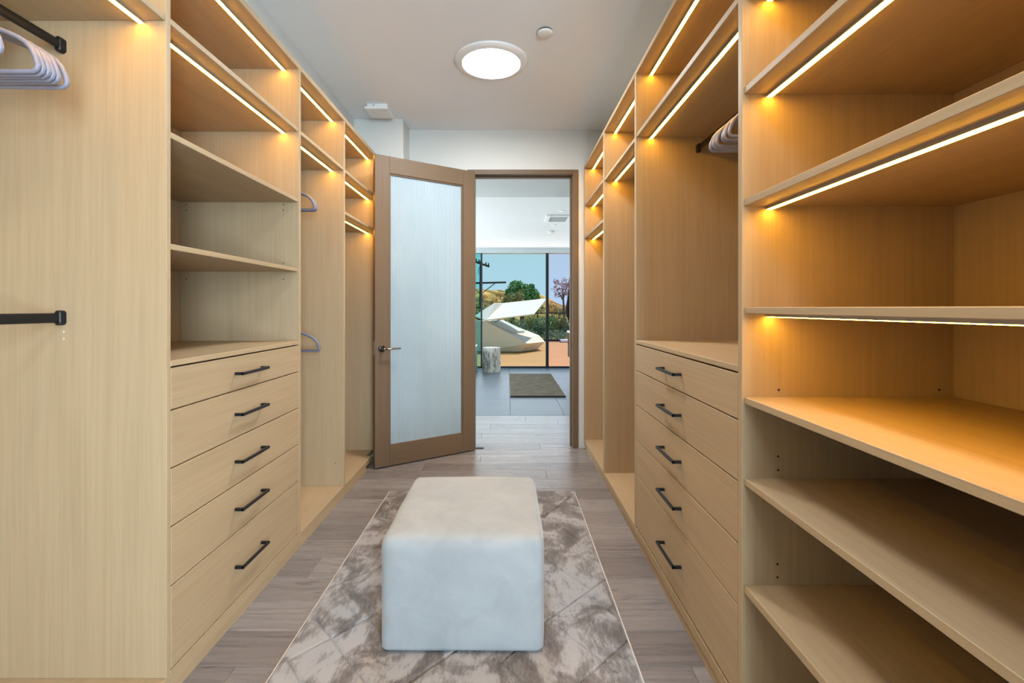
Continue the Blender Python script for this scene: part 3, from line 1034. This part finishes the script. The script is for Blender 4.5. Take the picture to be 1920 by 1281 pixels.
# robe on a hook
ROBE = plain('charcoal_towelling', (0.016, 0.014, 0.016), 0.95, spec=0.02, var=0.2, vs=40, bm=0.4, bs=150)
hk = thing('wall_hook', 'small steel hook holding the dark robe', 'hook', (1.15, 7.45, 1.92))
MB().lathe([(0.022, 0.0), (0.022, -0.006), (0.008, -0.008)], 16, (1.149, 7.45, 1.92), 'X').tube([(1.143, 7.45, 1.92), (1.10, 7.45, 1.915), (1.078, 7.45, 1.92), (1.070, 7.45, 1.945)], 0.006, 8).build('hook_arm', M['chrome'], hk)
rb_ = thing('robe', 'charcoal bathrobe hanging on the wall just inside the bathroom', 'robe', (1.03, 7.45, 0.95))
vs, fs = [], []
n = 36
prof = [(1.915, 0.015, 0.03), (1.88, 0.045, 0.09), (1.80, 0.06, 0.16), (1.60, 0.072, 0.19), (1.40, 0.088, 0.20), (1.22, 0.102, 0.215), (1.10, 0.098, 0.215), (1.00, 0.074, 0.20), (0.965, 0.055, 0.18), (0.955, 0.0, 0.0)]
for z, a_, b_ in prof:
    for k in range(n):
        t = 2 * PI * k / n
        fold = 1 + 0.10 * math.sin(5 * t + z * 2) + 0.05 * math.sin(9 * t)
        cx_ = 1.145 - a_ * 1.15 - 0.005 if z > 0.96 else 1.07
        vs.append((min(1.147, cx_ + a_ * math.cos(t) * fold), 7.45 + b_ * math.sin(t) * fold, z))
for i in range(len(prof) - 1):
    for k in range(n):
        fs.append((i * n + k, i * n + (k + 1) % n, (i + 1) * n + (k + 1) % n, (i + 1) * n + k))
MB().add(vs, fs, True).build('robe_body', ROBE, rb_)
MB().tube([(1.08, 7.31, 1.83), (1.045, 7.24, 1.70), (1.04, 7.225, 1.45), (1.045, 7.23, 1.22)], [0.04, 0.055, 0.06, 0.062], 12).build('sleeve', ROBE, rb_)
MB().tube([(1.08, 7.59, 1.83), (1.05, 7.65, 1.70), (1.045, 7.655, 1.45), (1.05, 7.65, 1.22)], [0.04, 0.05, 0.055, 0.058], 12).build('sleeve', ROBE, rb_)

# bathroom ceiling fittings
BC = 2.45
for i, (x_, y_, l) in enumerate(((0.676, 5.95, 'white recessed downlight nearest the doorway in the bathroom ceiling'), (0.672, 6.94, 'white recessed downlight just beyond the ceiling cassette'),
                                 (0.676, 7.96, 'white recessed downlight third along the bathroom ceiling'), (0.665, 8.95, 'white recessed downlight closest to the window wall'))):
    d = thing('downlight', l, 'light', (x_, y_, BC), 'bathroom downlights')
    MB().lathe([(0.048, -0.0005), (0.048, -0.004), (0.036, -0.006), (0.034, -0.002)], 20, (x_, y_, BC)).build('trim_ring', M['white_plastic'], d)
    MB().lathe([(0.034, -0.002), (0.0, -0.002)], 20, (x_, y_, BC)).build('lens', emit('downlight_lens', (1, 0.97, 0.9), 1.4), d)
sdt = thing('smoke_detector', 'slim disc on the bathroom ceiling between two downlights', 'detector', (0.69, 7.5, BC))
MB().lathe([(0.05, -0.0005), (0.05, -0.02), (0.04, -0.028), (0.0, -0.028)], 20, (0.69, 7.5, BC)).build('cover', M['white_plastic'], sdt)
cs = thing('ceiling_cassette', 'square white air grille in the bathroom ceiling', 'vent', (0.69, 6.40, BC))
GR = plain('mid_grey_grille', (0.42, 0.45, 0.46), 0.6)  # even grey for the slats inside the white frame
for a in ((0.51, 0.57, 6.17, 6.63), (0.81, 0.87, 6.17, 6.63), (0.57, 0.81, 6.17, 6.23), (0.57, 0.81, 6.57, 6.63)):
    MB().box(a[0], a[1], a[2], a[3], BC - 0.022, BC - 0.0005, 0.004).build('frame', M['white_plastic'], cs)
for k in range(6):
    yy = 6.245 + k * 0.054
    MB().box(0.57, 0.81, yy, yy + 0.038, BC - 0.012, BC - 0.006, 0.001).build('slat', GR, cs)
MB().box(0.57, 0.81, 6.23, 6.57, BC - 0.003, BC - 0.0005, 0).build('back_plate', M['mullion'], cs)

# ------------------------------------------------------------------ terrace outside
DECKW = wood('deck_timber', 0, (0.46, 0.23, 0.085), (0.64, 0.36, 0.155), 0.6, 60, 6)
struct('floor_terrace', MB().box(-6, 6, 9.66, 17.6, -0.25, -0.035, 0), M['subfloor'])
db = MB()
y = 9.665
while y < 17.5:
    db.box(-6, 6, y, y + 0.131, -0.034, -0.004, 0.003)
    y += 0.142
o = db.build('deck_boards', DECKW, bpy.data.objects['floor_terrace'])
o['kind'] = 'stuff'
struct('sun_block_eave', MB().box(-6, 6, 9.76, 11.0, 2.57, 2.80, 0), M['wall'])  # unseen eave, added to keep the sun off the bathroom floor

gr = thing('glass_railing', 'glass balustrade with black top rail along the terrace edge', 'railing', (0, 17.3, 0))
MB().box(-6, 6, 17.27, 17.33, 1.02, 1.06, 0.004).build('top_rail', M['mullion'], gr)
MB().box(-6, 6, 17.26, 17.34, -0.004, 0.07, 0.004).build('bottom_rail', M['mullion'], gr)
for k in range(8):
    x0 = -6 + k * 1.5
    MB().box(x0 + .01, x0 + 1.49, 17.294, 17.306, 0.07, 1.02, 0).build('glass_sheet', M['glass_rail'], gr)
kb = thing('planter_curb', 'low white curb block at the right end of the terrace', 'curb', (2.25, 17.0, 0))
MB().box(1.9, 3.4, 16.7, 17.15, 0.0, 0.09, 0.01).build('curb_block', M['white_plastic'], kb)
MB().box(1.88, 3.42, 16.68, 17.17, -0.003, 0.012, 0.002).build('painted_shadow', M['dark'], kb)  # dark slab that paints a shadow line around the curb foot


def P(px, py, Y):
    return Vector(((px - 952) / FPX * Y, Y, CAM_H - (py - 578) / FPX * Y))


# faceted white daybed with folding canopy
BED = plain('white_moulded_resin', (0.66, 0.58, 0.475), 0.55, var=0.02)
SHADE = plain('white_canopy_fabric', (0.80, 0.745, 0.66), 0.8, var=0.02)
bed = thing('daybed', 'faceted white daybed under a folding canopy on the terrace', 'daybed', (0.1, 13.6, 0))
b0, b1, b2, b3, b4, b5 = Vector((-0.78, 12.95, .02)), Vector((0.36, 12.92, .02)), Vector((0.85, 13.55, .02)), Vector((0.85, 14.75, .02)), Vector((-0.75, 14.8, .02)), Vector((-1.15, 13.9, .02))
r0, r1, r2 = P(909, 602, 12.85), P(989, 644.5, 12.75), P(1022, 641, 13.6)
r3, r4, r5 = P(1011, 629, 14.75), P(936, 600, 14.75), P(886, 601, 13.9)
s1, s2 = P(962, 627, 13.3), P(990, 626.5, 14.6)
t1 = P(918, 607, 13.05); t2 = P(938, 603, 14.5)
pts = [b0, b1, b2, b3, b4, b5, r0, r1, r2, r3, r4, r5, s1, s2]
fc = [(0, 1, 7, 6), (1, 2, 8, 7), (2, 3, 9, 8), (3, 4, 10, 9), (4, 5, 11, 10), (5, 0, 6, 11), (0, 5, 4, 3, 2, 1), (7, 8, 9, 13, 12), (6, 12, 13, 10), (6, 7, 12), (10, 13, 9), (6, 10, 11)]
MB().add(pts, fc).build('shell', BED, bed)
n1 = (s1 - r0).cross(r4 - r0).normalized()
if n1.z < 0: n1 = -n1
cu = [r0.lerp(s1, .15).lerp(r4, .08), s1.lerp(r0, .10).lerp(s2, .08), s2.lerp(r4, .10).lerp(s1, .08), r4.lerp(s2, .15).lerp(r0, .08)]
hv = [p + n1 * 0.01 for p in cu] + [p + n1 * 0.07 for p in cu]
MB().add(hv, [(0, 1, 2, 3), (4, 5, 6, 7), (0, 1, 5, 4), (1, 2, 6, 5), (2, 3, 7, 6), (3, 0, 4, 7)]).build('back_cushion', plain('grey_cushion', (0.55, 0.57, 0.55), 0.8), bed)
c0, c1, c2, c3 = P(909.5, 600, 12.8), P(889, 592.5, 13.0), P(927, 568, 13.3), P(942, 568.5, 14.2)
c4, c5 = P(1025, 559.5, 14.2), P(1001, 588.5, 12.9)


def sheet(vs_, th=0.03):
    nrm = (vs_[1] - vs_[0]).cross(vs_[2] - vs_[0]).normalized()
    if nrm.z < 0: nrm = -nrm
    k = len(vs_)
    vv = [p for p in vs_] + [p - nrm * th for p in vs_]
    ff = [tuple(range(k)), tuple(range(k, 2 * k))[::-1]] + [(i, (i + 1) % k, k + (i + 1) % k, k + i) for i in range(k)]
    return vv, ff


for q in ([c0, c1, c2], [c0, c2, c3], [c0, c3, c4, c5]):
    vv, ff = sheet(q)
    MB().add(vv, ff).build('canopy_panel', SHADE, bed)
MB().tube([P(938, 598.5, 12.95), P(925, 606, 13.2)], 0.018, 8).build('canopy_strut', M['alu'], bed)

# hillside, trees, bushes, utility pole
def m_hill():
    m, nt, b = new_mat('dry_hillside')
    f = noise(nt, coords(nt, (0.22, 0.22, 0.35), False), 1, 6, 0.65, 0.8)
    r = ramp(nt, [(0.36, (0.09, 0.09, 0.03)), (0.46, (0.30, 0.19, 0.06)), (0.56, (0.60, 0.36, 0.11)), (0.72, (0.75, 0.52, 0.22))])
    nt.links.new(f, r.inputs[0]); nt.links.new(r.outputs[0], b.inputs['Base Color'])
    setp(b, rough=0.95, spec=0.1)
    return m


vs, fs = [], []
GX, GY = 90, 70
for j in range(GY + 1):
    for i in range(GX + 1):
        X = -60 + 120 * i / GX
        Y = 17.7 + 92 * (j / GY) ** 1.3
        if j == GY: Y = 175
        base = -4.5
        d = max(0, min(1, (Y - 40) / 38))
        d = d * d * (3 - 2 * d)
        crest = 4.6 - 0.10 * (X + 5) if X < 5 else 3.6 - 0.5 * (X - 5)
        crest = max(crest, 0.2)
        crest += 1.1 * mnoise.noise(Vector((X * 0.11, 3.1, 0))) + 0.35 * mnoise.noise(Vector((X * 0.6, 1.1, 0)))
        z = base + (crest - base) * d
        z += 0.5 * mnoise.noise(Vector((X * .3, Y * .3, 0))) * (0.3 + d * 0.4)
        if Y > 84: z -= (Y - 84) * 0.25
        vs.append((X, Y, z))
for j in range(GY):
    for i in range(GX):
        a = j * (GX + 1) + i
        fs.append((a, a + 1, a + GX + 2, a + GX + 1))
struct('ground_hillside', MB().add(vs, fs, True), m_hill())


def leafmat(name, dark, light):
    m, nt, b = new_mat(name)
    f = noise(nt, coords(nt, (1.3, 1.3, 1.3), True), 1, 4, 0.6)
    r = ramp(nt, [(0.35, dark), (0.65, light)])
    nt.links.new(f, r.inputs[0]); nt.links.new(r.outputs[0], b.inputs['Base Color'])
    setp(b, rough=0.8, spec=0.2)
    return m


LEAF = {'green': leafmat('deep_green_leaf', (0.07, 0.19, 0.06), (0.20, 0.38, 0.12)), 'olive': leafmat('olive_leaf', (0.16, 0.17, 0.06), (0.38, 0.34, 0.13)),
        'rust': leafmat('russet_leaf', (0.32, 0.18, 0.17), (0.60, 0.38, 0.34)), 'gold': leafmat('golden_leaf', (0.32, 0.19, 0.05), (0.70, 0.46, 0.15)),
        'sage': leafmat('grey_green_leaf', (0.12, 0.15, 0.085), (0.34, 0.36, 0.21))}
TRUNK = plain('tree_bark', (0.10, 0.075, 0.055), 0.9, var=0.2, vs=10)


def foliage(rnd_, blobs, leaf, density):
    mb = MB()
    for (cx_, cy_, cz_, rx_, rz_) in blobs:
        cnt = int(density * rx_ * rz_)
        for _ in range(cnt):
            while True:
                p = Vector((rnd_.uniform(-1, 1), rnd_.uniform(-1, 1), rnd_.uniform(-1, 1)))
                if 0.25 < p.length < 1: break
            p = p * (0.72 + 0.28 / max(p.length, .3) * p.length)
            c_ = Vector((cx_ + p.x * rx_, cy_ + p.y * rx_, cz_ + p.z * rz_))
            u_ = Vector((rnd_.gauss(0, 1), rnd_.gauss(0, 1), rnd_.gauss(0, 1))).normalized()
            v_ = u_.orthogonal().normalized()
            s_ = leaf * rnd_.uniform(.6, 1.3)
            n_ = u_.cross(v_) * s_ * 0.25
            mb.add([c_ - u_ * s_, c_ + v_ * s_ * .6 + n_, c_ + u_ * s_, c_ - v_ * s_ * .6 + n_], [(0, 1, 2), (0, 2, 3)])
    return mb


def tree(name, label, cat, base, blobs, leaf, mat, density, trunk=None, seed=1, group=None):
    t = thing(name, label, cat, base, group)
    f = foliage(random.Random(seed), blobs, leaf, density).build('foliage', mat, t)
    f['kind'] = 'stuff'
    if trunk:
        mb = MB()
        for tr_ in trunk: mb.tube(tr_[0], tr_[1], 8)
        mb.build('trunk', TRUNK, t)
    return t


def px3(px, py, Y): return tuple(P(px, py, Y))


def blob(px, py, Y, rpx, rpz): 
    p = P(px, py, Y); s = Y / FPX
    return (p.x, p.y, p.z, rpx * s, rpz * s)


Y = 46
b_ = P(978, 640, Y)
tree('leafy_tree', 'dense dark green tree rising behind the daybed canopy', 'tree', tuple(b_), [blob(969, 543, Y, 17, 17), blob(985, 549, Y, 15, 16), blob(1000, 556, Y, 13, 15), blob(960, 556, Y, 14, 14), blob(978, 562, Y, 22, 15), blob(955, 548, Y, 7, 8), blob(997, 540, Y, 6, 7)], 0.17, LEAF['green'], 640,
     [([tuple(b_), px3(979, 590, Y), px3(978, 560, Y)], [.28, .2, .1]), ([px3(979, 585, Y), px3(965, 556, Y)], [.15, .07]), ([px3(979, 585, Y), px3(994, 556, Y)], [.15, .07])], 3)
b_ = P(962, 640, 42)
tree('leafy_tree', 'olive brown tree between the golden hill and the dark green tree', 'tree', tuple(b_), [blob(958, 561, 42, 13, 12), blob(974, 557, 42, 9, 14), blob(949, 566, 42, 9, 9)], 0.15, LEAF['olive'], 520,
     [([tuple(b_), px3(962, 590, 42), px3(962, 565, 42)], [.2, .15, .06])], 5)
b_ = P(1056, 640, 30)
tree('russet_tree', 'sparse purple brown tree against the sky at the right of the window', 'tree', tuple(b_), [blob(1047, 534, 30, 9, 9), blob(1059, 531, 30, 9, 12), blob(1052, 548, 30, 11, 10), blob(1064, 545, 30, 8, 14), blob(1040, 528, 30, 4, 5), blob(1044, 552, 30, 6, 7), blob(1038, 541, 30, 4, 4)], 0.085, LEAF['rust'], 520,
     [([tuple(b_), px3(1058, 590, 30), px3(1056, 560, 30), px3(1054, 540, 30)], [.11, .08, .05, .02]), ([px3(1057, 565, 30), px3(1042, 540, 30)], [.05, .015]), ([px3(1056, 560, 30), px3(1066, 530, 30)], [.05, .015])], 7)
rr = random.Random(21)
specs = [(898, 575, 38, 8, 8, 'olive'), (913, 578, 36, 11, 8, 'sage'), (927, 566, 52, 8, 6, 'gold'), (905, 556, 58, 8, 5, 'gold'), (938, 552, 60, 9, 5, 'gold'), (897, 588, 26, 8, 10, 'olive'),
         (945, 580, 33, 13, 10, 'olive'), (1035, 577, 46, 10, 12, 'gold'), (1048, 583, 36, 10, 9, 'olive'), (1062, 580, 44, 9, 8, 'gold'), (1008, 578, 37, 12, 12, 'olive')]
names = ['olive shrub at the far left of the view below the pole', 'grey green shrub on the slope behind the canopy corner', 'golden shrub midway up the left hillside', 'golden shrub high on the left hillside near the pole', 'golden shrub just left of the olive tree',
         'olive shrub low at the far left beyond the railing', 'olive shrub behind the left part of the canopy', 'golden shrub right of the wide mullion', 'olive shrub behind the railing under the russet tree', 'golden shrub at the far right by the robe', 'olive shrub hidden behind the canopy tip']
for (px, py, Y_, a, b2_, m_), nm in zip(specs, names):
    p = P(px, py + b2_ + 6, Y_)
    tree('shrub', nm, 'shrub', tuple(p), [blob(px, py, Y_, a, b2_), blob(px - a * .6, py + b2_ * .4, Y_, a * .6, b2_ * .7), blob(px + a * .6, py + b2_ * .3, Y_, a * .6, b2_ * .7)], 0.11, LEAF[m_], 420, [([tuple(p), px3(px, py, Y_)], [.06, .02])], rr.randint(0, 999), 'shrubs on the slope')
specs = [(975, 612, 20.5, 15, 14, 'sage'), (995, 604, 23.5, 14, 15, 'olive'), (1013, 612, 20, 13, 18, 'sage'), (1034, 608, 22, 14, 17, 'green'), (1052, 606, 21, 12, 18, 'olive'), (1066, 615, 20.5, 10, 16, 'sage'), (955, 606, 22, 14, 12, 'olive'), (1045, 626, 19.5, 22, 7, 'sage'), (990, 626, 19.5, 18, 8, 'sage')]
names = ['grey green bush behind the glass railing above the daybed seat', 'olive bush behind the railing under the canopy edge', 'grey green bush behind the railing left of the wide mullion', 'bright green bush behind the railing right of the wide mullion', 'olive bush behind the railing below the russet tree',
         'grey green bush behind the railing at the far right', 'olive bush seen between canopy and daybed back', 'low grey green bush along the railing foot at the right', 'low grey green bush along the railing foot behind the daybed']
for (px, py, Y_, a, b2_, m_), nm in zip(specs, names):
    p = P(px, py + b2_ + 20, Y_)
    tree('bush', nm, 'bush', tuple(p), [blob(px, py, Y_, a, b2_), blob(px - a * .5, py + b2_ * .6, Y_, a * .8, b2_ * .9), blob(px + a * .5, py + b2_ * .6, Y_, a * .8, b2_ * .9)], 0.055, LEAF[m_], 2300, [([tuple(p), px3(px, py, Y_)], [.05, .02])], rr.randint(0, 999), 'bushes behind the railing')

pole = thing('utility_pole', 'dark wooden utility pole with two crossarms left of the mullion', 'pole', (-1.72, 30, -4))
PW = plain('weathered_pole', (0.055, 0.05, 0.045), 0.9, var=0.15, vs=8)
MB().tube([(-1.72, 30, -4.6), (-1.72, 30, 1.5), (-1.70, 30, 4.25)], [0.13, 0.11, 0.09], 10).build('pole_shaft', PW, pole)
a = P(887, 489.5, 29.9); b = P(917.5, 500, 29.85)
MB().tube([a, b], 0.075, 6).build('crossarm', PW, pole)
a = P(868, 531.5, 29.86); b = P(949, 529.5, 29.86)
MB().tube([a, b], 0.07, 6).build('crossarm', PW, pole)
MB().tube([P(930, 530, 29.84), P(905, 549, 29.86)], 0.03, 6).build('brace', PW, pole)
MB().tube([P(877, 530, 29.84), P(899, 549, 29.86)], 0.03, 6).build('brace', PW, pole)
for px, py in ((893, 489), (898, 490.5), (911, 495.5), (916, 497)):
    p = P(px, py, 29.85)
    MB().lathe([(0.03, -0.05), (0.05, 0.0), (0.035, 0.05), (0.05, 0.09), (0.02, 0.13)], 10, tuple(p)).build('insulator', PW, pole)
MB().tube([P(899, 500, 29.8), P(897, 512, 29.8), P(901, 516, 29.8)], 0.02, 6).build('cable_drop', PW, pole)
